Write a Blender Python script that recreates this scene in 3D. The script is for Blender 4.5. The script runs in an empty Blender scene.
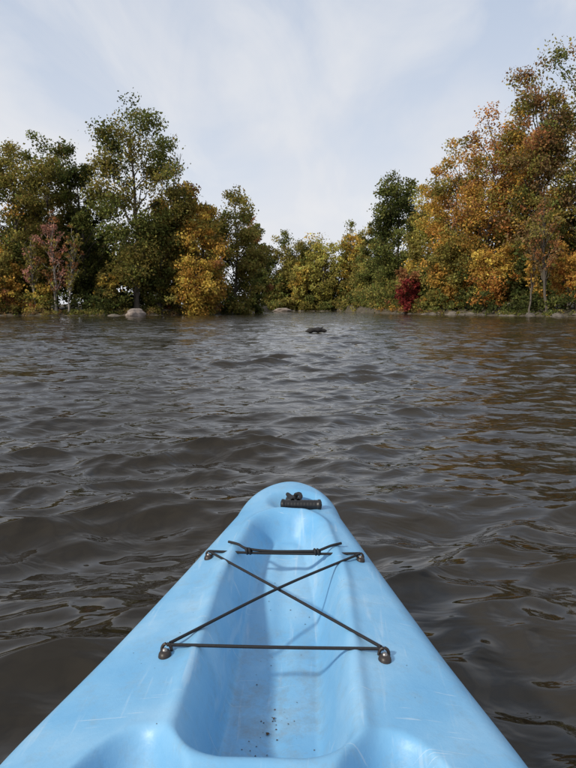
import bpy, math, numpy as np
from mathutils import Vector
rng = np.random.default_rng(7)
scene = bpy.context.scene
scene.view_settings.view_transform = 'Standard'
scene.view_settings.look = 'None'
scene.view_settings.exposure = 0

CAM_H = 0.95
# ------------------------------------------------------------------ helpers
def link(ob, parent=None):
    scene.collection.objects.link(ob)
    if parent is not None:
        ob.parent = parent
    return ob

def mesh_np(name, V, F, mats, midx=None, col=None, smooth=None, parent=None):
    V = np.asarray(V, dtype=np.float32); F = np.asarray(F, dtype=np.int32)
    me = bpy.data.meshes.new(name)
    me.vertices.add(len(V)); me.vertices.foreach_set('co', V.ravel())
    me.loops.add(F.size); me.loops.foreach_set('vertex_index', F.ravel())
    me.polygons.add(len(F))
    me.polygons.foreach_set('loop_start', np.arange(0, F.size, 4, dtype=np.int32))
    me.polygons.foreach_set('loop_total', np.full(len(F), 4, dtype=np.int32))
    for m in mats: me.materials.append(m)
    if midx is not None: me.polygons.foreach_set('material_index', np.asarray(midx, dtype=np.int32))
    if smooth is None: smooth = np.ones(len(F), dtype=bool)
    me.update(calc_edges=True)
    me.polygons.foreach_set('use_smooth', np.asarray(smooth, dtype=bool))
    if col is not None:
        a = me.attributes.new('leafcol', 'FLOAT_COLOR', 'POINT')
        c = np.ones((len(V), 4), dtype=np.float32); c[:, :3] = col
        a.data.foreach_set('color', c.ravel())
    me.validate()
    ob = bpy.data.objects.new(name, me)
    return link(ob, parent)

def tube(path, radii, nseg=7):
    path = np.asarray(path, float); n = len(path)
    T = np.gradient(path, axis=0); T /= np.linalg.norm(T, axis=1)[:, None] + 1e-9
    ref = np.array([0, 0, 1.0]) if abs(T[0, 2]) < 0.9 else np.array([1.0, 0, 0])
    A = np.cross(T, ref); A /= np.linalg.norm(A, axis=1)[:, None] + 1e-9
    B = np.cross(T, A)
    th = np.linspace(0, 2*np.pi, nseg, endpoint=False)
    r = np.asarray(radii, float)[:, None, None]
    P = path[:, None, :] + r*(np.cos(th)[None, :, None]*A[:, None, :] + np.sin(th)[None, :, None]*B[:, None, :])
    V = P.reshape(-1, 3)
    i = np.arange(n-1)[:, None]*nseg; j = np.arange(nseg)[None, :]; jn = (j+1) % nseg
    F = np.stack([i+j, i+jn, i+nseg+jn, i+nseg+j], -1).reshape(-1, 4)
    return V, F

def grid_faces(nr, nc, wrap=False):
    i = np.arange(nr-1)[:, None]*nc
    if wrap:
        j = np.arange(nc)[None, :]; jn = (j+1) % nc
    else:
        j = np.arange(nc-1)[None, :]; jn = j+1
    return np.stack([i+j, i+jn, i+nc+jn, i+nc+j], -1).reshape(-1, 4)

def new_mat(name):
    m = bpy.data.materials.new(name); m.use_nodes = True
    nt = m.node_tree
    return m, nt, nt.nodes['Principled BSDF'], nt.nodes['Material Output']

def ramp(nt, stops):
    r = nt.nodes.new('ShaderNodeValToRGB')
    el = r.color_ramp.elements
    while len(el) < len(stops): el.new(0.5)
    for e, (p, c) in zip(el, stops):
        e.position = p; e.color = (*c, 1)
    return r

def noise(nt, scale, detail=4, rough=0.55, dist=0.0, vec=None):
    n = nt.nodes.new('ShaderNodeTexNoise')
    n.inputs['Scale'].default_value = scale; n.inputs['Detail'].default_value = detail
    n.inputs['Roughness'].default_value = rough; n.inputs['Distortion'].default_value = dist
    if vec is not None: nt.links.new(vec, n.inputs['Vector'])
    return n

# ------------------------------------------------------------------ materials
def leaf_material():
    m, nt, p, out = new_mat('foliage')
    at = nt.nodes.new('ShaderNodeAttribute'); at.attribute_name = 'leafcol'
    d = nt.nodes.new('ShaderNodeBsdfDiffuse'); t = nt.nodes.new('ShaderNodeBsdfTranslucent')
    nt.links.new(at.outputs['Color'], d.inputs['Color']); nt.links.new(at.outputs['Color'], t.inputs['Color'])
    mx = nt.nodes.new('ShaderNodeMixShader'); mx.inputs[0].default_value = 0.38
    nt.links.new(d.outputs[0], mx.inputs[1]); nt.links.new(t.outputs[0], mx.inputs[2])
    nt.links.new(mx.outputs[0], out.inputs['Surface'])
    nt.nodes.remove(p)
    return m
M_LEAF = leaf_material()

def bark_material(name, c1, c2):
    m, nt, p, out = new_mat(name)
    n = noise(nt, 3.0, 6, 0.7)
    r = ramp(nt, [(0.3, c1), (0.7, c2)])
    nt.links.new(n.outputs['Fac'], r.inputs[0]); nt.links.new(r.outputs[0], p.inputs['Base Color'])
    p.inputs['Roughness'].default_value = 0.9
    return m
M_BARK = bark_material('bark', (0.04, 0.032, 0.024), (0.16, 0.13, 0.10))
M_PALE = bark_material('pale_bark', (0.14, 0.12, 0.10), (0.36, 0.32, 0.28))

def ground_material():
    m, nt, p, out = new_mat('bank_soil')
    g = nt.nodes.new('ShaderNodeNewGeometry')
    n = noise(nt, 0.8, 8, 0.7, vec=g.outputs['Position'])
    r = ramp(nt, [(0.3, (0.03, 0.03, 0.014)), (0.5, (0.075, 0.058, 0.035)), (0.72, (0.15, 0.115, 0.075))])
    nt.links.new(n.outputs['Fac'], r.inputs[0]); nt.links.new(r.outputs[0], p.inputs['Base Color'])
    p.inputs['Roughness'].default_value = 0.95
    return m

def rock_material(name, c1, c2, sc=2.0):
    m, nt, p, out = new_mat(name)
    g = nt.nodes.new('ShaderNodeNewGeometry')
    n = noise(nt, sc, 8, 0.7, vec=g.outputs['Position'])
    r = ramp(nt, [(0.3, c1), (0.7, c2)])
    nt.links.new(n.outputs['Fac'], r.inputs[0]); nt.links.new(r.outputs[0], p.inputs['Base Color'])
    p.inputs['Roughness'].default_value = 0.85
    b = nt.nodes.new('ShaderNodeBump'); b.inputs['Strength'].default_value = 0.5
    nt.links.new(n.outputs['Fac'], b.inputs['Height']); nt.links.new(b.outputs[0], p.inputs['Normal'])
    return m

# ------------------------------------------------------------------ shoreline
SX = np.array([-3000, -300, -120, -60, -34, -20, -12, -7.5, -6.0, 15.0, 16.5, 22, 30, 45, 70, 150, 3000.])
SY = np.array([40, 50, 66, 72, 76, 80, 88, 108, 198, 200, 112, 88, 71, 60, 50, 40, 30.])
def shore(x):
    x = np.asarray(x, float)
    return np.interp(x, SX, SY) + 0.8*np.sin(x*0.9) + 0.6*np.sin(x*2.3+1) + 0.35*np.sin(x*5.1) + 1.3*np.sin(x*0.33+0.5)
def ground_z(x, y):
    d = y - shore(x)
    d = np.minimum(d, 60)
    z = np.where(d < 0, np.maximum(-1.5, d*0.25), 0.38*(1-np.exp(-np.maximum(d, 0)/2.6)) + 0.02*np.maximum(d, 0))
    return z + np.where(d > 0, (0.10*np.sin(x*1.7+y*0.6)+0.06*np.sin(x*4.3-y))*np.clip(d, 0, 1), 0)

def build_ground():
    xs = np.concatenate([[-3000, -1500, -800, -450], np.arange(-300, -60, 6.0), np.arange(-60, 70, 0.5), np.arange(70, 300, 6.0), [450, 800, 1500, 3000]])
    ys = np.concatenate([[-3000, -1000, -300, -100, 0, 20], np.arange(26, 130, 0.6), np.arange(130, 240, 1.5), [260, 320, 500, 900, 1600, 3000]])
    X, Y = np.meshgrid(xs, ys)
    Z = ground_z(X, Y) + np.where(Y > shore(X)+0.3, rng.normal(0, 0.05, X.shape), 0)
    V = np.stack([X, Y, Z], -1).reshape(-1, 3)
    mesh_np('ground', V, grid_faces(len(ys), len(xs)), [ground_material()])
build_ground()

# ------------------------------------------------------------------ water
def water_material():
    m, nt, p, out = new_mat('river_water')
    p.inputs['Base Color'].default_value = (0.021, 0.0165, 0.0105, 1)
    p.inputs['Roughness'].default_value = 0.02
    p.inputs['IOR'].default_value = 1.35
    g = nt.nodes.new('ShaderNodeNewGeometry')
    mp = nt.nodes.new('ShaderNodeMapping'); mp.inputs['Scale'].default_value = (0.5, 1.0, 1.0)
    mp.inputs['Rotation'].default_value = (0, 0, 0.25)
    nt.links.new(g.outputs['Position'], mp.inputs['Vector'])
    n1 = noise(nt, 5.5, 3, 0.5, 0.6, mp.outputs[0])
    n2 = noise(nt, 1.5, 4, 0.6, 0.5, mp.outputs[0])
    ln = nt.nodes.new('ShaderNodeVectorMath'); ln.operation = 'LENGTH'
    nt.links.new(g.outputs['Position'], ln.inputs[0])
    mr = nt.nodes.new('ShaderNodeMapRange'); mr.inputs['From Min'].default_value = 4; mr.inputs['From Max'].default_value = 40
    mr.inputs['To Min'].default_value = 0.0; mr.inputs['To Max'].default_value = 0.85
    nt.links.new(ln.outputs['Value'], mr.inputs['Value'])
    b1 = nt.nodes.new('ShaderNodeBump'); b1.inputs['Strength'].default_value = 0.7; b1.inputs['Distance'].default_value = 0.03
    nt.links.new(n1.outputs['Fac'], b1.inputs['Height'])
    b2 = nt.nodes.new('ShaderNodeBump'); b2.inputs['Distance'].default_value = 0.17
    nt.links.new(n2.outputs['Fac'], b2.inputs['Height']); nt.links.new(mr.outputs[0], b2.inputs['Strength'])
    nt.links.new(b1.outputs[0], b2.inputs['Normal'])
    nt.links.new(b2.outputs[0], p.inputs['Normal'])
    return m

def build_water():
    front = np.radians(np.linspace(-40, 40, 800))
    side = np.radians(np.linspace(40, 320, 180)[1:-1])
    ang = np.concatenate([front, side])
    r = np.concatenate([[0.02, 0.2], np.exp(np.linspace(np.log(0.4), np.log(130), 1200)), [160, 220, 350, 600, 1200, 3000]])
    A, R = np.meshgrid(ang, r)
    X = R*np.sin(A); Y = R*np.cos(A)
    Z = np.zeros_like(X); DX = np.zeros_like(X); DY = np.zeros_like(X)
    N = 96
    w = np.random.default_rng(47)
    lam = np.exp(w.uniform(np.log(0.11), np.log(1.5), N))
    th = np.radians(-74) + w.normal(0, 0.52, N)
    cell = np.where(np.abs(((A+np.pi) % (2*np.pi))-np.pi) < 0.7, 0.005, 0.03)*R
    patch = 0.88 + 0.34*np.sin(X*0.55+Y*0.31+1.0+0.8*np.sin(Y*0.23))*np.sin(Y*0.42-X*0.2) + 0.2*np.sin(X*1.7-Y*0.9+1.3*np.sin(Y*0.8))
    for i in range(N):
        k = 2*np.pi/lam[i]; kx, ky = k*np.cos(th[i]), k*np.sin(th[i])
        slope = 0.039
        a = slope/k*np.clip(lam[i]/(3.5*cell+1e-6)-0.6, 0, 1)*patch
        if lam[i] > 0.7: a = a*0.58
        ph = w.uniform(0, 6.28)
        arg = kx*X+ky*Y+ph + 0.6*np.sin(0.35*kx*Y*0.2 - ky*X*0.12 + i)
        Z += a*np.cos(arg)
        s = a*np.sin(arg)*1.1
        DX -= s*np.cos(th[i]); DY -= s*np.sin(th[i])
    V = np.stack([X+DX, Y+DY, Z], -1).reshape(-1, 3)
    F = grid_faces(len(r), len(ang), wrap=True)[:, ::-1]
    mesh_np('river_water', V, F, [water_material()])
build_water()

# ------------------------------------------------------------------ trees
C = dict(dark=(0.070, 0.080, 0.026), green=(0.140, 0.148, 0.042), olive=(0.245, 0.205, 0.056), ygreen=(0.38, 0.335, 0.085),
         yellow=(0.54, 0.37, 0.08), gold=(0.48, 0.285, 0.065), orange=(0.50, 0.235, 0.065), rust=(0.32, 0.155, 0.065),
         red=(0.22, 0.04, 0.035), pink=(0.45, 0.23, 0.17), brown=(0.25, 0.165, 0.075))

def leaves(centers, radii, n_each, cols, size, g, flat=0.75):
    nc = len(centers)
    idx = np.repeat(np.arange(nc), n_each)
    n = len(idx)
    d = g.normal(size=(n, 3)); d /= np.linalg.norm(d, axis=1)[:, None]
    rr = radii[idx]*np.power(g.uniform(0, 1, n), 0.5)*g.uniform(0.7, 1.25, n)
    P = centers[idx] + d*rr[:, None]*np.array([1, 1, flat])
    u = g.normal(size=(n, 3)); u /= np.linalg.norm(u, axis=1)[:, None]
    v = np.cross(u, g.normal(size=(n, 3))); v /= np.linalg.norm(v, axis=1)[:, None]+1e-9
    s = size*g.uniform(0.55, 1.35, n)[:, None]
    V = np.stack([P+u*s, P+v*s*0.62, P-u*s*0.9, P-v*s*0.62], 1).reshape(-1, 3)
    F = np.arange(n*4).reshape(-1, 4)
    c = cols[idx]*g.uniform(0.62, 1.4, n)[:, None]
    c = c*(1+g.normal(0, 0.08, (n, 3)))
    c = np.repeat(np.clip(c, 0.004, 0.8), 4, axis=0)
    return V, F, c

def curve(p0, p1, sag, g, n=6, wob=0.25):
    t = np.linspace(0, 1, n)[:, None]
    L = np.linalg.norm(p1-p0)
    p = p0*(1-t)+p1*t
    p[:, 2] += (np.sin(t*np.pi)*sag*L)[:, 0]
    p[1:-1] += g.normal(0, wob*L*0.12, (n-2, 3))
    return p

def make_tree(name, x, y, H, R, pal, seed, base=0.18, clumps=95, per=120, leaf=0.18, lean=(0, 0), cr=1.0, trunk_r=None, bark=None, twig=3):
    g = np.random.default_rng(seed)
    z0 = float(ground_z(np.array(x), np.array(y)))-0.15
    Vs, Fs, Ms, Cs = [], [], [], []; off = 0
    def add(V, F, mi, c=None):
        nonlocal off
        Vs.append(V); Fs.append(F+off); Ms.append(np.full(len(F), mi)); off += len(V)
        Cs.append(np.full((len(V), 3), 0.1) if c is None else c)
    tr = trunk_r or H*0.0115+0.03
    nt_ = 12
    t = np.linspace(0, 1, nt_)
    wob = np.cumsum(g.normal(0, 0.012*H, (nt_, 2)), axis=0); wob -= wob[0]
    trunk = np.stack([lean[0]*t*H + wob[:, 0]*0.6, lean[1]*t*H+wob[:, 1]*0.6, t*H*0.86], -1)
    rad = tr*(1-t)**0.8 + 0.02; rad[0] *= 1.35
    V, F = tube(trunk, rad, 8); add(V, F, 0)
    def trunk_at(f):
        return np.array([np.interp(f, t, trunk[:, k]) for k in range(3)])
    ph = g.uniform(0, 6.28, 6)
    nl = 28
    lobes = []
    for i in range(nl):
        q = (i+0.5)/nl
        az = i*2.4+g.uniform(-0.5, 0.5)
        env = R*(np.sin(np.pi*(0.14+0.68*q**1.1)))**0.6*g.uniform(0.62, 1.12)
        f = base+(1-base)*q
        rl = (0.33+0.06*(1-q))*R*g.uniform(0.75, 1.2)
        c0 = trunk_at(f)
        rad_out = max(0.0, env-rl*0.7)
        tip = c0+np.array([np.cos(az)*rad_out, np.sin(az)*rad_out, g.uniform(0.0, 0.05)*H])
        if i == nl-1: tip[2] = H
        tip[2] = min(tip[2], H-rl*0.85)
        st = trunk_at(max(base*0.6, f-0.16*g.uniform(0.7, 1.3)))
        P = curve(st, tip, 0.06, g, 7)
        V, F = tube(P, np.linspace(tr*0.42*(1.1-f*0.6), 0.03, 7), 5); add(V, F, 0)
        lobes.append((tip, rl, P))
    cen = []
    wl = np.array([l[1]**1.3 for l in lobes]); wl /= wl.sum()
    for i in range(clumps):
        tip, rl, P = lobes[g.choice(nl, p=wl)]
        dd = g.normal(size=3); dd /= np.linalg.norm(dd)
        c = tip + dd*rl*g.uniform(0.45, 1.0)*np.array([1, 1, 0.85])
        c[2] = max(c[2], base*H*g.uniform(0.7, 1.1)+0.3)
        cen.append(c)
        if i % twig == 0:
            Q = curve(P[g.integers(3, 7)], c, 0.03, g, 4)
            V, F = tube(Q, np.linspace(0.05, 0.015, 4), 4); add(V, F, 0)
    for tip, rl, P in lobes:
        cen.append(P[4]); cen.append(tip)
    cen = np.array(cen)
    rads = g.uniform(0.17, 0.38, len(cen))*cr*R
    if per > 0:
        names, wts = zip(*pal)
        wts = np.array(wts, float); wts /= wts.sum()
        base_c = np.array([C[q] for q in names])
        fld = np.sin(cen @ g.normal(0, 0.35, 3) + ph[0]) + 0.6*np.sin(cen @ g.normal(0, 0.8, 3)+ph[1]) + g.normal(0, 0.45, len(cen))
        rank = np.argsort(np.argsort(fld))/len(cen)
        ci = np.searchsorted(np.cumsum(wts), rank).clip(0, len(wts)-1)
        cols = base_c[ci]*g.uniform(0.65, 1.35, len(cen))[:, None]
        V, F, c = leaves(cen, rads, per, cols, leaf, g)
        add(V, F, 1, c)
    V = np.concatenate(Vs); F = np.concatenate(Fs)
    ob = mesh_np(name, V, F, [bark or M_BARK, M_LEAF], np.concatenate(Ms), np.concatenate(Cs), np.concatenate(Ms) == 0)
    ob.location = (x, y, z0)
    return ob

def at(px, D): return (px-288)/639.0*D
def T(name, px, top, D, Rpx, pal, seed, **k):
    H = (308-top)/639.0*D + CAM_H - 0.3
    return make_tree(name, at(px, D), D, H, Rpx/639.0*D, pal, seed, **k)

# left bank
T('oak_tree', -25, 152, 86, 42, [('olive', 5), ('green', 3), ('ygreen', 1)], 1)
T('oak_tree', 20, 147, 84, 40, [('olive', 6), ('green', 3), ('gold', 1)], 2, base=0.15, clumps=120)
T('oak_tree', 58, 136, 90, 36, [('green', 4), ('olive', 5)], 3, base=0.12, clumps=120)
T('oak_tree', 88, 148, 87, 28, [('dark', 4), ('green', 4)], 4, base=0.1)
T('cottonwood_tree', 138, 105, 84, 46, [('green', 6), ('olive', 5), ('dark', 1)], 5, base=0.14, clumps=200)
T('maple_tree', 180, 186, 92, 27, [('gold', 3), ('olive', 4), ('yellow', 3)], 6, base=0.12, clumps=90)
T('maple_tree', 205, 179, 88, 30, [('gold', 4), ('olive', 3), ('yellow', 4), ('rust', 1)], 7, base=0.1, clumps=110)
T('oak_tree', 240, 176, 96, 31, [('olive', 6), ('green', 3)], 8, base=0.08, clumps=125)
T('oak_tree', 256, 204, 112, 17, [('dark', 3), ('green', 4), ('rust', 1)], 9, base=0.06, clumps=75)
T('birch_tree', 58, 208, 79.5, 18, [('pink', 5), ('rust', 3), ('olive', 2)], 10, base=0.25, clumps=16, per=26, leaf=0.15, cr=0.9, bark=M_PALE)
T('birch_tree', 70, 222, 79.0, 12, [('olive', 5), ('rust', 3)], 60, base=0.35, clumps=10, per=18, leaf=0.14, bark=M_PALE, trunk_r=0.10, lean=(0.05, 0))
T('birch_tree', 38, 235, 79.2, 12, [('olive', 5), ('pink', 2)], 61, base=0.4, clumps=10, per=18, leaf=0.14, bark=M_PALE, trunk_r=0.09, lean=(-0.06, 0))
T('bare_tree', 181, 138, 89, 12, [('brown', 1)], 62, base=0.35, clumps=80, per=0, twig=1, trunk_r=0.16, bark=M_PALE)
T('maple_tree', 195, 240, 85, 28, [('yellow', 4), ('gold', 4), ('olive', 2)], 11, base=0.1, clumps=48, per=75, leaf=0.17)
T('maple_tree', 4, 244, 80, 22, [('gold', 5), ('olive', 4)], 12, base=0.12, clumps=36, per=70, leaf=0.17)
T('maple_tree', 106, 268, 82, 16, [('yellow', 3), ('olive', 5)], 13, base=0.08, clumps=20, per=60, leaf=0.17)
T('maple_tree', 44, 282, 79.5, 11, [('yellow', 3), ('ygreen', 5)], 63, base=0.08, clumps=14, per=50, leaf=0.15)
T('oak_tree', 162, 202, 86, 26, [('olive', 5), ('green', 3)], 14, base=0.1, clumps=65)
# far end of the channel
T('oak_tree', 268, 247, 210, 17, [('olive', 4), ('green', 4)], 21, base=0.02, leaf=0.32, clumps=60, per=80)
T('oak_tree', 293, 231, 214, 22, [('green', 4), ('olive', 5)], 22, base=0.02, leaf=0.32, clumps=75, per=80)
T('oak_tree', 352, 224, 216, 20, [('olive', 5), ('green', 3)], 23, base=0.02, leaf=0.32, clumps=70, per=80)
T('maple_tree', 323, 236, 206, 22, [('ygreen', 7), ('olive', 1), ('yellow', 1)], 24, base=0.03, leaf=0.32, clumps=80, per=80)
T('maple_tree', 351, 238, 206, 16, [('yellow', 5), ('gold', 2), ('ygreen', 3)], 25, base=0.03, leaf=0.32, clumps=60, per=80)
T('maple_tree', 298, 262, 204, 14, [('ygreen', 3), ('yellow', 3), ('olive', 2)], 26, base=0.03, leaf=0.32, clumps=40, per=70)
T('oak_tree', 310, 238, 220, 23, [('green', 4), ('olive', 4)], 27, base=0.02, leaf=0.32, clumps=65, per=80)
T('maple_tree', 366, 262, 170, 14, [('ygreen', 5), ('olive', 4)], 28, base=0.02, leaf=0.28, clumps=40, per=70)
T('oak_tree', 344, 282, 206, 12, [('green', 5), ('olive', 4)], 29, base=0.0, leaf=0.30, clumps=40, per=80)
# right bank
T('oak_tree', 374, 222, 160, 20, [('green', 4), ('dark', 2), ('olive', 3)], 31, base=0.03, leaf=0.26, clumps=85, per=100)
T('oak_tree', 397, 178, 128, 31, [('dark', 4), ('green', 5)], 32, base=0.03, leaf=0.23, clumps=130)
T('maple_tree', 426, 186, 112, 28, [('olive', 3), ('ygreen', 4), ('yellow', 4)], 33, base=0.04, leaf=0.21, clumps=110)
T('maple_tree', 448, 148, 100, 34, [('gold', 5), ('orange', 1), ('olive', 5)], 34, base=0.08, clumps=130)
T('maple_tree', 482, 114, 92, 46, [('orange', 4), ('gold', 6), ('rust', 2), ('olive', 2)], 35, base=0.08, clumps=190)
T('maple_tree', 516, 114, 90, 34, [('orange', 2), ('rust', 2), ('olive', 5), ('gold', 2)], 36, base=0.1, clumps=135)
T('oak_tree', 538, 76, 86, 42, [('brown', 4), ('olive', 4), ('rust', 2), ('gold', 1), ('green', 2)], 37, base=0.14, clumps=180, per=105)
T('oak_tree', 576, 54, 84, 46, [('brown', 4), ('green', 3), ('olive', 4)], 38, base=0.14, clumps=200, per=110)
T('oak_tree', 636, 70, 82, 46, [('olive', 4), ('orange', 2), ('brown', 3)], 39, base=0.14)
T('maple_tree', 492, 242, 86, 28, [('gold', 5), ('yellow', 3), ('orange', 2)], 40, base=0.12, clumps=44, per=70, leaf=0.17)
T('maple_tree', 566, 246, 76, 20, [('orange', 4), ('gold', 4)], 41, base=0.2, clumps=26, per=60, leaf=0.16)
T('maple_tree', 540, 200, 82, 26, [('olive', 5), ('gold', 2), ('green', 3)], 45, base=0.1, clumps=60, per=80)
T('birch_tree', 545, 190, 74, 18, [('brown', 4), ('rust', 4), ('olive', 2)], 42, base=0.4, clumps=16, per=22, leaf=0.15, lean=(-0.08, 0), trunk_r=0.16)
T('birch_tree', 528, 215, 75, 14, [('brown', 4), ('gold', 4)], 64, base=0.4, clumps=12, per=22, leaf=0.14, lean=(0.07, 0), trunk_r=0.10)
T('sumac_bush', 409, 266, 102, 17, [('red', 6), ('rust', 3)], 43, base=0.06, clumps=30, per=60, leaf=0.19)
T('maple_tree', 447, 232, 96, 24, [('olive', 4), ('gold', 3)], 44, base=0.1, clumps=40)

def wood_mass(name, pts_fn, n, per, leaf, pal, seed, rr=(1.0, 2.2)):
    g = np.random.default_rng(seed)
    cen = pts_fn(g, n)
    names, wts = zip(*pal); wts = np.array(wts, float); wts /= wts.sum()
    bc = np.array([C[q] for q in names])
    fld = np.sin(cen[:, 0]*0.35+1)+np.sin(cen[:, 2]*0.5+cen[:, 0]*0.15)*0.6+g.normal(0, 0.7, n)
    rank = np.argsort(np.argsort(fld))/n
    ci = np.searchsorted(np.cumsum(wts), rank).clip(0, len(wts)-1)
    cols = bc[ci]*g.uniform(0.7, 1.3, n)[:, None]
    V, F, c = leaves(cen, g.uniform(rr[0], rr[1], n), per, cols, leaf, g)
    return mesh_np(name, V, F, [M_LEAF], None, c, np.zeros(len(F), bool))

def f_mass(x0, x1, d0, d1, hmax, clump=0):
    def fn(g, n):
        x = g.uniform(x0, x1, n)
        hm = hmax*(0.75+0.2*np.sin(x*0.31)+0.15*np.sin(x*0.83+2))
        if clump:
            c = g.uniform(x0, x1, clump); k = g.integers(0, clump, n)
            x = c[k]+g.normal(0, 1.0, n); hm = hmax*g.uniform(0.3, 1.15, clump)[k]
            x = np.clip(x, x0, x1)
        y = shore(x)+g.uniform(d0, d1, n)
        z = ground_z(x, y)+g.uniform(0, 1, n)**0.8*hm
        return np.stack([x, y, z], -1)
    return fn
wood_mass('distant_woodland', f_mass(-130, -12, 16, 26, 16), 2100, 60, 0.32, [('dark', 4), ('green', 4), ('olive', 3)], 50)
wood_mass('distant_woodland', f_mass(24, 140, 20, 30, 17), 1900, 60, 0.32, [('dark', 3), ('green', 3), ('olive', 4), ('rust', 1)], 51)
wood_mass('distant_woodland', f_mass(-5.5, 14.8, 8, 24, 17), 420, 60, 0.42, [('dark', 2), ('green', 4), ('olive', 4), ('ygreen', 1)], 52, (1.5, 3.0))
wood_mass('distant_woodland', f_mass(16.8, 30, 9, 60, 7), 520, 60, 0.28, [('dark', 3), ('green', 4), ('olive', 4)], 58, (1.0, 2.0))
wood_mass('distant_woodland', f_mass(14, 75, 95, 120, 15), 620, 60, 0.42, [('dark', 3), ('green', 4), ('olive', 4)], 59, (1.5, 3.0))
wood_mass('shoreline_shrubs', f_mass(-90, -8, 1.2, 6, 3.0, 60), 560, 60, 0.16, [('dark', 3), ('green', 4), ('olive', 3), ('yellow', 1), ('rust', 1)], 53, (0.4, 1.1))
wood_mass('shoreline_shrubs', f_mass(16.5, 90, 1.8, 7, 3.2, 55), 620, 60, 0.16, [('dark', 3), ('green', 4), ('olive', 3), ('gold', 1), ('rust', 1)], 54, (0.4, 1.1))
wood_mass('shoreline_shrubs', f_mass(-6, 16, 1, 6, 4), 220, 60, 0.3, [('green', 4), ('olive', 4), ('ygreen', 1)], 55, (0.8, 1.6))
wood_mass('bank_weeds', f_mass(-90, -7.6, 0.0, 2.5, 0.5, 75), 620, 26, 0.10, [('green', 3), ('olive', 4), ('brown', 3)], 56, (0.25, 0.55))
wood_mass('bank_weeds', f_mass(16.6, 90, 0.3, 3.0, 0.5, 55), 520, 26, 0.10, [('green', 3), ('olive', 4), ('brown', 3)], 57, (0.25, 0.55))

# ------------------------------------------------------------------ rocks
def rock(name, x, y, z, sx, sy, sz, mat, seed, sub=4):
    import bmesh
    from mathutils import noise as mn
    bm = bmesh.new(); bmesh.ops.create_icosphere(bm, subdivisions=sub, radius=1)
    o = Vector((seed*3.1, seed*1.7, 0))
    for v in bm.verts:
        n = mn.fractal(v.co*0.9+o, 1.0, 2.0, 4)
        v.co *= 1+0.35*n
        v.co.x *= sx; v.co.y *= sy; v.co.z *= sz
    me = bpy.data.meshes.new(name); bm.to_mesh(me); bm.free()
    for p in me.polygons: p.use_smooth = True
    me.materials.append(mat)
    ob = bpy.data.objects.new(name, me); link(ob); ob.location = (x, y, z); ob.rotation_euler = (0, 0, seed)
    return ob
M_TAN = rock_material('tan_rock', (0.15, 0.115, 0.095), (0.33, 0.27, 0.23))
M_DARK = rock_material('wet_rock', (0.010, 0.009, 0.008), (0.035, 0.03, 0.026), 6)
rock('boulder', at(136, 74), 74, 0.15, 1.35, 0.9, 0.70, M_TAN, 1)
rock('boulder', at(250, 104), 104, 0.1, 1.2, 0.8, 0.5, M_TAN, 2)
rock('boulder', at(283, 190), 190, 0.2, 2.6, 1.2, 0.8, M_TAN, 3)

def shore_stones():
    g = np.random.default_rng(5)
    import bmesh
    bm = bmesh.new()
    for i in range(680):
        x = g.uniform(-60, 62)
        if -6.5 < x < 15.5 and g.uniform() < 0.5: continue
        if x < -7 and g.uniform() < 0.6: continue
        if x < 15 and math.sin(x*0.7+0.6*math.sin(x*0.23)) < -0.2 and g.uniform() < 0.75: continue
        y = float(shore(x)) + g.normal(0, 0.9)
        s = 0.07+0.42*g.uniform()**4
        if x > 15: s *= 1.4
        r = bmesh.ops.create_icosphere(bm, subdivisions=2, radius=1)
        q = g.uniform(0.7, 1.3, 3)
        for v in r['verts']:
            k = 1+0.22*math.sin(v.co.x*3+i)*math.cos(v.co.y*4+i*2)+0.1*math.sin(v.co.z*6+i)
            v.co = Vector((v.co.x*s*q[0]*1.4*k+x, v.co.y*s*q[1]*k+y, v.co.z*s*0.6*q[2]*k+max(-0.03, float(ground_z(np.array(x), np.array(y)))-0.03)))
    me = bpy.data.meshes.new('shoreline_stones'); bm.to_mesh(me); bm.free()
    me.materials.append(rock_material('shore_stone', (0.04, 0.034, 0.028), (0.22, 0.185, 0.145), 0.9))
    link(bpy.data.objects.new('shoreline_stones', me))
shore_stones()

def floating_log(x, y):
    n = 16; t = np.linspace(-0.5, 0.5, n)
    path = np.stack([t*0.85, 0.05*np.sin(t*5), 0.04+0.06*np.sin((t+0.5)*3.0)], -1)
    rad = 0.085*(1-(np.abs(t)*1.98)**4)*(1+0.2*np.sin(t*17))+0.01
    V, F = tube(path, rad, 12)
    P2 = np.array([[0.12, 0, 0.1], [0.2, 0.03, 0.17], [0.27, 0.03, 0.2]])
    V2, F2 = tube(P2, [0.04, 0.03, 0.015], 8)
    F = np.concatenate([F, F2+len(V)]); V = np.concatenate([V, V2])
    ob = mesh_np('floating_log', V, F, [M_DARK]); ob.location = (x, y, 0.02); ob.rotation_euler = (0, 0, 0.1)
floating_log(at(316, 24.5), 24.5)

# ------------------------------------------------------------------ kayak
kayak = bpy.data.objects.new('kayak', None); link(kayak)
kayak.location = (-0.062, 0, 0); kayak.rotation_euler = (0, 0, -0.036)

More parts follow.
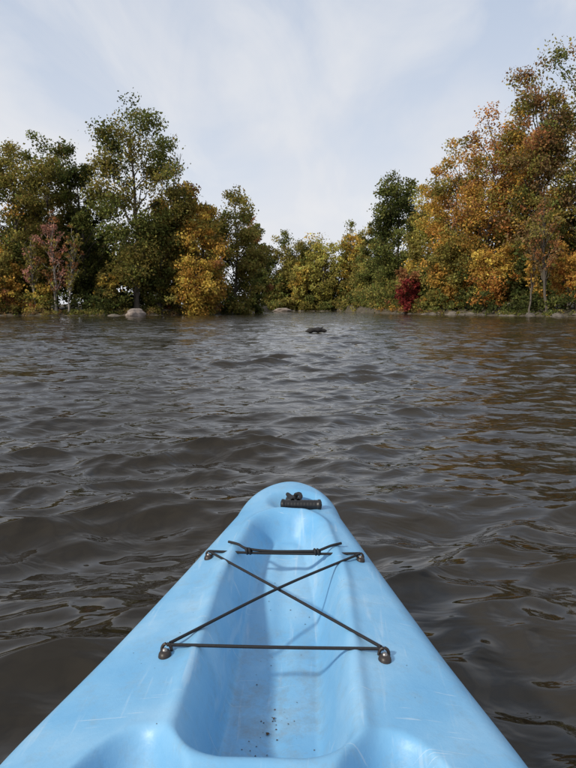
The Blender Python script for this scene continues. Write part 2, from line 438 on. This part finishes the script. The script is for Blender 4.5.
KY = np.array([-1.45, -1.40, -1.25, -1.0, -0.6, 0.0, 0.5, 0.805, 0.954, 1.097, 1.275, 1.511, 1.687, 1.83])
KW = np.array([0.0, 0.07, 0.16, 0.26, 0.37, 0.415, 0.405, 0.380, 0.345, 0.310, 0.270, 0.214, 0.170, 0.133])
ytip = 1.985
_yy = np.linspace(-1.45, 1.83, 400); _ww = np.interp(_yy, KY, KW)
_k = np.hanning(31); _k /= _k.sum()
_pad = np.concatenate([2*_ww[0]-_ww[15:0:-1], _ww, 2*_ww[-1]-_ww[-2:-17:-1]])
_ww = np.convolve(_pad, _k, 'valid')
def hw(y):
    y = np.asarray(y, float)
    a = np.interp(y, _yy, _ww)
    s = np.clip((y-1.76)/(ytip-1.76), 0, 1)
    a2 = (0.1515-(y-1.76)*0.14)*np.sqrt(np.clip(1-s**3.4, 0, 1))
    return np.maximum(np.where(y > 1.76, a2, a), 0.0)
def rim_z(y):
    return 0.33 + 0.07*np.clip((y-0.8)/1.2, 0, 2)**2 + 0.04*np.clip((-y-0.3)/1.2, 0, 2)**2
def sst(a, b, v):
    t = np.clip((v-a)/(b-a), 0, 1); return t*t*(3-2*t)
def rbox(x, y, cx, cy, hx, hy, r):
    qx = np.abs(x-cx)-(hx-r); qy = np.abs(y-cy)-(hy-r)
    return np.hypot(np.maximum(qx, 0), np.maximum(qy, 0))+np.minimum(np.maximum(qx, qy), 0)-r
def deck_z(x, y):
    w = np.maximum(hw(y), 1e-3); t = np.clip(np.abs(x)/w, 0, 1)
    z = rim_z(y) + 0.030*(1-t**2.2)*np.clip(w/0.2, 0, 1)
    e = np.clip((np.abs(x)-(w-0.045))/0.045, 0, 1)
    z -= 0.032*(1-np.sqrt(np.clip(1-e**2, 0, 1)))
    hx = 0.130-0.040*sst(1.30, 1.72, y)
    rr = 0.085
    qx = np.abs(x)-(hx-rr); qy = np.abs(y-1.245)-(0.465-rr)
    sd = np.hypot(np.maximum(qx, 0), np.maximum(qy, 0))+np.minimum(np.maximum(qx, qy), 0)-rr
    dep = 0.066+0.055*(1-sst(1.10, 1.72, y))
    z -= dep*(1-sst(-0.056, 0.003, sd))
    z += 0.006*np.exp(-((sd-0.012)/0.012)**2)
    z -= 0.006*np.exp(-(x/0.022)**2)*(1-sst(-0.09, -0.06, sd))
    z -= 0.020*(1-sst(0.5, 1.1, np.hypot((x-0.02)/0.085, (y-1.80)/0.080)))
    for sx in (-1, 1):
        q = np.hypot((x-sx*0.175)/0.105, (y-0.60)/0.255)
        z -= 0.11*(1-sst(0.70, 1.0, q))
    sd2 = rbox(x, y, 0, -0.12, 0.27, 0.40, 0.15)
    z -= 0.12*(1-sst(-0.07, 0.0, sd2))
    sd3 = rbox(x, y, 0, -0.98, 0.16, 0.24, 0.1)
    z -= 0.08*(1-sst(-0.05, 0.0, sd3))
    return z

def kayak_material():
    m, nt, p, out = new_mat('blue_polyethylene')
    tc = nt.nodes.new('ShaderNodeTexCoord')
    n = noise(nt, 3.2, 7, 0.62, 0.4, tc.outputs['Object'])
    r = ramp(nt, [(0.32, (0.125, 0.350, 0.590)), (0.50, (0.180, 0.405, 0.625)), (0.70, (0.29, 0.49, 0.665))])
    nt.links.new(n.outputs['Fac'], r.inputs[0])
    n2 = noise(nt, 24, 8, 0.78, 0.0, tc.outputs['Object'])
    r2 = ramp(nt, [(0.52, (0, 0, 0)), (0.76, (1, 1, 1))])
    nt.links.new(n2.outputs['Fac'], r2.inputs[0])
    def scr(scale, rot, lo, hi):
        mp = nt.nodes.new('ShaderNodeMapping'); mp.inputs['Scale'].default_value = scale; mp.inputs['Rotation'].default_value = (0, 0, rot)
        nt.links.new(tc.outputs['Object'], mp.inputs['Vector'])
        n3 = noise(nt, 1.0, 3, 0.6, 0.6, mp.outputs[0])
        r3 = ramp(nt, [(lo, (0, 0, 0)), (hi, (1, 1, 1))]); nt.links.new(n3.outputs['Fac'], r3.inputs[0]); return r3
    r3 = scr((60, 5, 5), 0.4, 0.61, 0.71)
    r5 = scr((9, 130, 9), -0.5, 0.66, 0.70)
    mx = nt.nodes.new('ShaderNodeMix'); mx.data_type = 'RGBA'
    mx.inputs['B'].default_value = (0.22, 0.26, 0.26, 1)
    ma = nt.nodes.new('ShaderNodeMath'); ma.operation = 'MULTIPLY'; ma.inputs[1].default_value = 0.42
    nt.links.new(r2.outputs[0], ma.inputs[0]); nt.links.new(ma.outputs[0], mx.inputs['Factor'])
    nt.links.new(r.outputs[0], mx.inputs['A'])
    mx2 = nt.nodes.new('ShaderNodeMix'); mx2.data_type = 'RGBA'; mx2.inputs['B'].default_value = (0.46, 0.59, 0.70, 1)
    mb = nt.nodes.new('ShaderNodeMath'); mb.operation = 'MULTIPLY'; mb.inputs[1].default_value = 0.30
    nt.links.new(r3.outputs[0], mb.inputs[0]); nt.links.new(mb.outputs[0], mx2.inputs['Factor'])
    nt.links.new(mx.outputs['Result'], mx2.inputs['A'])
    mx4 = nt.nodes.new('ShaderNodeMix'); mx4.data_type = 'RGBA'; mx4.inputs['B'].default_value = (0.50, 0.60, 0.68, 1)
    me_ = nt.nodes.new('ShaderNodeMath'); me_.operation = 'MULTIPLY'; me_.inputs[1].default_value = 0.40
    nt.links.new(r5.outputs[0], me_.inputs[0]); nt.links.new(me_.outputs[0], mx4.inputs['Factor'])
    nt.links.new(mx2.outputs['Result'], mx4.inputs['A'])
    n4 = noise(nt, 11, 8, 0.8, 0.2, tc.outputs['Object'])
    r4 = ramp(nt, [(0.46, (0, 0, 0)), (0.70, (1, 1, 1))]); nt.links.new(n4.outputs['Fac'], r4.inputs[0])
    sp = nt.nodes.new('ShaderNodeSeparateXYZ'); nt.links.new(tc.outputs['Object'], sp.inputs[0])
    mz = nt.nodes.new('ShaderNodeMapRange'); mz.inputs['From Min'].default_value = 0.268; mz.inputs['From Max'].default_value = 0.240
    nt.links.new(sp.outputs['Z'], mz.inputs['Value'])
    mc = nt.nodes.new('ShaderNodeMath'); mc.operation = 'MULTIPLY'; nt.links.new(r4.outputs[0], mc.inputs[0]); nt.links.new(mz.outputs[0], mc.inputs[1])
    md = nt.nodes.new('ShaderNodeMath'); md.operation = 'MULTIPLY'; md.inputs[1].default_value = 0.65; nt.links.new(mc.outputs[0], md.inputs[0])
    mx3 = nt.nodes.new('ShaderNodeMix'); mx3.data_type = 'RGBA'; mx3.inputs['B'].default_value = (0.19, 0.18, 0.14, 1)
    nt.links.new(md.outputs[0], mx3.inputs['Factor']); nt.links.new(mx4.outputs['Result'], mx3.inputs['A'])
    nt.links.new(mx3.outputs['Result'], p.inputs['Base Color'])
    rr = nt.nodes.new('ShaderNodeMapRange'); rr.inputs['To Min'].default_value = 0.34; rr.inputs['To Max'].default_value = 0.58
    nt.links.new(n2.outputs['Fac'], rr.inputs['Value']); nt.links.new(rr.outputs[0], p.inputs['Roughness'])
    p.inputs['IOR'].default_value = 1.5
    b = nt.nodes.new('ShaderNodeBump'); b.inputs['Strength'].default_value = 0.25; b.inputs['Distance'].default_value = 0.002
    nb = noise(nt, 120, 5, 0.6, 0, tc.outputs['Object'])
    nt.links.new(nb.outputs['Fac'], b.inputs['Height']); nt.links.new(b.outputs[0], p.inputs['Normal'])
    return m
M_KAYAK = kayak_material()

def build_hull():
    tipy = ytip-(ytip-1.7)*np.linspace(1, 0.003, 110)**2.2
    ys = np.concatenate([-1.449+(0.3)*np.linspace(0, 1, 30)**2, np.linspace(-1.14, 1.695, 560), tipy])
    nt_ = 190
    u = np.linspace(-1, 1, nt_); tt = np.sin(u*np.pi/2)*0.6+u*0.4
    W = np.maximum(hw(ys), 0.0015)
    X = tt[None, :]*W[:, None]; Y = np.repeat(ys[:, None], nt_, 1)
    Z = deck_z(X, Y)
    nh = 46
    ph = np.linspace(0, np.pi, nh+2)[1:-1]
    cx = np.sign(np.cos(ph))*np.abs(np.cos(ph))**0.55; sz = np.abs(np.sin(ph))**0.85
    ze = Z[:, -1]
    s = np.clip((ys-0.9)/(ytip-0.9), 0, 1); s2 = np.clip((-ys-0.6)/0.85, 0, 1)
    bot = -0.12+0.26*s**2.2+0.22*s2**2.2
    XH = cx[None, :]*W[:, None]
    ZH = ze[:, None]-(ze-bot)[:, None]*sz[None, :]
    YH = np.repeat(ys[:, None], nh, 1) - (np.clip((ys-1.5)/0.5, 0, 1)[:, None]**2)*0.10*sz[None, :]
    XX = np.concatenate([X, XH], 1); YY = np.concatenate([Y, YH], 1); ZZ = np.concatenate([Z, ZH], 1)
    V = np.stack([XX, YY, ZZ], -1).reshape(-1, 3)
    F = grid_faces(len(ys), nt_+nh, wrap=True)
    mesh_np('hull', V, F, [M_KAYAK], parent=kayak)
build_hull()

def simple_mat(name, col, rough, metal=0.0, nsc=60, var=0.4):
    m, nt, p, out = new_mat(name)
    tc = nt.nodes.new('ShaderNodeTexCoord')
    n = noise(nt, nsc, 4, 0.6, 0, tc.outputs['Object'])
    a = tuple(c*(1-var) for c in col); b = tuple(min(1, c*(1+var)) for c in col)
    r = ramp(nt, [(0.3, a), (0.7, b)]); nt.links.new(n.outputs['Fac'], r.inputs[0])
    nt.links.new(r.outputs[0], p.inputs['Base Color'])
    p.inputs['Roughness'].default_value = rough; p.inputs['Metallic'].default_value = metal
    return m
M_CORD = simple_mat('black_shock_cord', (0.008, 0.008, 0.010), 0.75, nsc=400, var=0.6)
M_RUB = simple_mat('black_rubber', (0.009, 0.009, 0.010), 0.42)
M_FIT = simple_mat('fitting_brown_black', (0.028, 0.02, 0.016), 0.45)
M_STEEL = simple_mat('steel_screw', (0.32, 0.29, 0.27), 0.4, 1.0)

def dz(x, y): return float(deck_z(np.array(float(x)), np.array(float(y))))
def kpart(name, V, F, mat):
    return mesh_np(name, V, F, [mat], parent=kayak)
def spline(pts, n=40):
    pts = np.array(pts, float); m = len(pts)
    P = np.vstack([2*pts[0]-pts[1], pts, 2*pts[-1]-pts[-2]])
    out = []
    for i in range(m-1):
        p0, p1, p2, p3 = P[i:i+4]
        for t in np.linspace(0, 1, n, endpoint=(i == m-2)):
            out.append(0.5*((2*p1)+(-p0+p2)*t+(2*p0-5*p1+4*p2-p3)*t*t+(-p0+3*p1-3*p2+p3)*t**3))
    return np.array(out)
def lathe(profile, n=24):
    prof = np.array(profile, float); m = len(prof)
    th = np.linspace(0, 2*np.pi, n, endpoint=False)
    V = np.stack([prof[:, 0][:, None]*np.cos(th), prof[:, 0][:, None]*np.sin(th), np.repeat(prof[:, 1][:, None], n, 1)], -1).reshape(-1, 3)
    return V, grid_faces(m, n, wrap=True)

eyes = dict(fl=(-0.178, 1.455), fr=(0.180, 1.455), bl=(-0.188, 1.045), br=(0.190, 1.045))
EZ = {}
for kname, (ex, ey) in eyes.items():
    z = dz(ex, ey); EZ[kname] = z
    s = 0.85 if kname[0] == 'b' else 0.75
    V, F = lathe([(0.0001, 0.011), (0.006, 0.011), (0.010, 0.009), (0.0125, 0.005), (0.0135, 0.0), (0.0135, -0.006)])
    V = V*np.array([s, s*1.15, s]); V[:, 2] += z
    ox = ex; oy = ey-0.010
    V[:, 0] += ox; V[:, 1] += oy
    kpart('cord_fitting_'+kname, V, F, M_FIT)
    V, F = lathe([(0.0001, 0.0155), (0.003, 0.015), (0.0050, 0.0130), (0.0058, 0.0100)])
    V = V*s; V[:, 2] += z+0.0005; V[:, 0] += ox; V[:, 1] += oy
    kpart('screw_'+kname, V, F, M_STEEL)
    th = np.linspace(-0.2, np.pi+0.2, 16)
    P = np.stack([ex+0.010*s*np.cos(th), np.full(16, ey+0.004), z+0.002+0.014*s*np.sin(th)], -1)
    V, F = tube(P, np.full(16, 0.0035*s), 8)
    kpart('cord_loop_'+kname, V, F, M_FIT)

def P3(k, dx=0, dy=0, up=0.011):
    return (eyes[k][0]+dx, eyes[k][1]+dy, EZ[k]+up)
def cord(name, pts, r=0.0030, n=30):
    P = spline(pts, n)
    V, F = tube(P, np.full(len(P), r), 10)
    kpart(name, V, F, M_CORD)
def mid(a, b, f, lift=0.0):
    return tuple(a[i]*(1-f)+b[i]*f+(lift if i == 2 else 0) for i in range(3))
a = P3('fl', 0.0, 0.004); b = P3('br', -0.004, 0.012)
cord('bungee_cord_cross_1', [a, mid(a, b, 0.5, 0.001), b])
a = P3('fr', 0.0, 0.004); b = P3('bl', 0.004, 0.012)
cord('bungee_cord_cross_2', [a, mid(a, b, 0.5, 0.008), b])
a = P3('bl', 0.0, 0.006); b = P3('br', 0.0, 0.006)
cord('bungee_cord_rear', [a, mid(a, b, 0.5, -0.001), b])
a = P3('fl', 0.0, 0.006); b = P3('fr', 0.0, 0.006)
cord('bungee_cord_front', [a, mid(a, b, 0.3, -0.003), mid(a, b, 0.7, -0.003), b])
zf = EZ['fl']
cord('bungee_cord_tail_1', [(-0.137, 1.500, zf+0.020), (-0.112, 1.482, zf+0.021), (-0.088, 1.467, zf+0.016), (-0.03, 1.463, zf+0.012), (0.07, 1.464, zf+0.013)], 0.0032)
cord('bungee_cord_tail_2', [(0.137, 1.500, zf+0.020), (0.112, 1.480, zf+0.021), (0.085, 1.466, zf+0.015), (0.07, 1.462, zf+0.012)], 0.0032)
for i, xk in enumerate((-0.085, 0.078)):
    th = np.linspace(0, 4*np.pi, 40)
    P = np.stack([xk+np.linspace(-0.007, 0.007, 40), 1.462+0.006*np.cos(th), zf+0.012+0.006*np.sin(th)], -1)
    V, F = tube(P, np.full(40, 0.0030), 8); kpart('cord_knot_%d' % i, V, F, M_CORD)

# bow carry handle
HX = 0.036
hy = 1.752; hz = dz(HX, 1.752)+0.020
L = 0.058
xs = np.linspace(-L, L, 60)
rr = 0.0145+0.0002*np.sin(xs*700); rr[:3] = [0.008, 0.0135, 0.0162]; rr[3:6] = 0.0162; rr[-3:] = [0.0162, 0.0135, 0.008]; rr[-6:-3] = 0.0162
P = np.stack([xs+HX, np.full(60, hy), np.full(60, hz)], -1)
V, F = tube(P, rr, 20); kpart('carry_handle_grip', V, F, M_RUB)
for sx in (-1, 1):
    V, F = tube(np.array([[HX+sx*(L-0.001), hy, hz], [HX+sx*(L+0.001), hy, hz]]), [0.0085, 0.0005], 20); kpart('grip_end', V, F, M_RUB)
V, F = lathe([(0.0001, 0.020), (0.012, 0.020), (0.019, 0.016), (0.022, 0.008), (0.023, -0.01)])
V[:, 0] += HX-0.026; V[:, 1] += 1.828; V[:, 2] += dz(HX, 1.828); kpart('pad_eye', V, F, M_RUB)
hz2 = dz(HX, 1.83)
P = spline([(HX-0.034, 1.835, hz2+0.018), (HX-0.040, 1.81, hz2+0.030), (HX-0.032, 1.79, hz+0.012), (HX-0.024, hy, hz+0.013)], 12)
V, F = tube(P, np.full(len(P), 0.006), 8); kpart('handle_strap_1', V, F, M_CORD)
P = spline([(HX-0.018, 1.840, hz2+0.020), (HX-0.006, 1.815, hz2+0.030), (HX-0.002, 1.79, hz+0.012), (HX-0.008, hy, hz+0.013)], 12)
V, F = tube(P, np.full(len(P), 0.006), 8); kpart('handle_strap_2', V, F, M_CORD)

def debris():
    g = np.random.default_rng(21)
    Vs = []; Fs = []; off = 0
    for i in range(110):
        if i < 34: x, y = g.normal(-0.005, 0.014), g.normal(0.95, 0.06)
        elif i < 70: x, y = g.uniform(-0.07, 0.07), g.uniform(0.86, 1.5)
        else: x, y = g.uniform(-0.28, 0.28), g.uniform(0.82, 1.6)
        if abs(x) > float(hw(y))-0.04: continue
        s = g.uniform(0.0007, 0.0022) if i > 3 else 0.0045
        if i >= 70: s = g.uniform(0.0005, 0.0012)
        z = dz(x, y)+s*0.3
        a = g.uniform(0, 6.28); q = g.uniform(0.4, 1)
        ux, uy = math.cos(a)*s, math.sin(a)*s
        V = np.array([[x-ux, y-uy, z], [x+uy*q, y-ux*q, z+s*0.3], [x+ux, y+uy, z], [x-uy*q, y+ux*q, z+s*0.5]])
        Vs.append(V); Fs.append(np.array([[0, 1, 2, 3]])+off); off += 4
    kpart('leaf_crumbs', np.concatenate(Vs), np.concatenate(Fs), simple_mat('leaf_crumb', (0.06, 0.035, 0.015), 0.9))
debris()

# ------------------------------------------------------------------ world + sun
sun_vec = Vector((-0.60, -0.52, 0.56)).normalized()
elev = math.asin(sun_vec.z); az = math.atan2(sun_vec.x, sun_vec.y)
W = bpy.data.worlds.new('World'); scene.world = W; W.use_nodes = True
nt = W.node_tree; bg = nt.nodes['Background']
sky = nt.nodes.new('ShaderNodeTexSky'); sky.sky_type = 'NISHITA'; sky.sun_disc = False
sky.sun_elevation = elev; sky.sun_rotation = az; sky.air_density = 1.0; sky.dust_density = 0.6; sky.ozone_density = 1.0
tc = nt.nodes.new('ShaderNodeTexCoord')
sep = nt.nodes.new('ShaderNodeSeparateXYZ'); nt.links.new(tc.outputs['Generated'], sep.inputs[0])
mxz = nt.nodes.new('ShaderNodeMath'); mxz.operation = 'MAXIMUM'; mxz.inputs[1].default_value = 0.0
nt.links.new(sep.outputs['Z'], mxz.inputs[0])
adz = nt.nodes.new('ShaderNodeMath'); adz.operation = 'ADD'; adz.inputs[1].default_value = 0.40
nt.links.new(mxz.outputs[0], adz.inputs[0])
dx = nt.nodes.new('ShaderNodeMath'); dx.operation = 'DIVIDE'; nt.links.new(sep.outputs['X'], dx.inputs[0]); nt.links.new(adz.outputs[0], dx.inputs[1])
dy = nt.nodes.new('ShaderNodeMath'); dy.operation = 'DIVIDE'; nt.links.new(sep.outputs['Y'], dy.inputs[0]); nt.links.new(adz.outputs[0], dy.inputs[1])
cb = nt.nodes.new('ShaderNodeCombineXYZ'); nt.links.new(dx.outputs[0], cb.inputs[0]); nt.links.new(dy.outputs[0], cb.inputs[1])
def cloud_layer(scale, rot, loc, freq, lo, hi, dist):
    mp = nt.nodes.new('ShaderNodeMapping'); mp.inputs['Rotation'].default_value = (0, 0, rot); mp.inputs['Scale'].default_value = scale
    mp.inputs['Location'].default_value = loc
    nt.links.new(cb.outputs[0], mp.inputs['Vector'])
    n = noise(nt, freq, 8, 0.55, dist, mp.outputs[0])
    r = ramp(nt, [(lo, (0, 0, 0)), (hi, (1, 1, 1))]); nt.links.new(n.outputs['Fac'], r.inputs[0])
    return r
def mul(a, k):
    m = nt.nodes.new('ShaderNodeMath'); m.operation = 'MULTIPLY'; nt.links.new(a, m.inputs[0]); m.inputs[1].default_value = k; return m.outputs[0]
hz_ = nt.nodes.new('ShaderNodeMapRange'); hz_.inputs['From Min'].default_value = 0.0; hz_.inputs['From Max'].default_value = 0.55
hz_.inputs['To Min'].default_value = 1.0; hz_.inputs['To Max'].default_value = 0.72
nt.links.new(mxz.outputs[0], hz_.inputs['Value'])
vc = nt.nodes.new('ShaderNodeMapRange'); vc.inputs['From Min'].default_value = 0.06; vc.inputs['From Max'].default_value = 0.48
nt.links.new(mxz.outputs[0], vc.inputs['Value'])
veil = nt.nodes.new('ShaderNodeMix'); veil.data_type = 'RGBA'
veil.inputs['A'].default_value = (8.8, 9.1, 9.7, 1); veil.inputs['B'].default_value = (6.2, 7.3, 9.2, 1)
nt.links.new(vc.outputs[0], veil.inputs['Factor'])
mx = nt.nodes.new('ShaderNodeMix'); mx.data_type = 'RGBA'
nt.links.new(veil.outputs['Result'], mx.inputs['B'])
nt.links.new(hz_.outputs[0], mx.inputs['Factor']); nt.links.new(sky.outputs[0], mx.inputs['A'])
c1 = cloud_layer((1.6, 1.2, 1), 0.95, (1.3, 2.4, 0), 1.1, 0.42, 0.68, 0.7)
c2 = cloud_layer((2.4, 1.1, 1), -0.9, (5.1, 1.4, 0), 1.5, 0.47, 0.72, 1.0)
m1 = nt.nodes.new('ShaderNodeMix'); m1.data_type = 'RGBA'; m1.inputs['B'].default_value = (8.7, 8.8, 9.2, 1)
nt.links.new(mul(c1.outputs[0], 0.85), m1.inputs['Factor']); nt.links.new(mx.outputs['Result'], m1.inputs['A'])
m2 = nt.nodes.new('ShaderNodeMix'); m2.data_type = 'RGBA'; m2.inputs['B'].default_value = (9.5, 9.5, 9.6, 1)
nt.links.new(mul(c2.outputs[0], 0.55), m2.inputs['Factor']); nt.links.new(m1.outputs['Result'], m2.inputs['A'])
nt.links.new(m2.outputs['Result'], bg.inputs['Color'])
bg.inputs['Strength'].default_value = 0.09

sl = bpy.data.lights.new('sun', 'SUN'); sl.energy = 3.4; sl.angle = math.radians(3.5); sl.color = (1.0, 0.93, 0.80)
so = bpy.data.objects.new('sun', sl); link(so)
so.rotation_euler = (-sun_vec).to_track_quat('-Z', 'Y').to_euler()

# ------------------------------------------------------------------ camera
cd = bpy.data.cameras.new('camera'); cd.sensor_fit = 'VERTICAL'; cd.sensor_height = 36.0
cd.lens = 36.0*639/768; cd.clip_start = 0.05; cd.clip_end = 8000
co = bpy.data.objects.new('camera', cd); link(co)
co.location = (0, 0, CAM_H); co.rotation_euler = (math.radians(90-6.78), 0, 0)
scene.camera = co
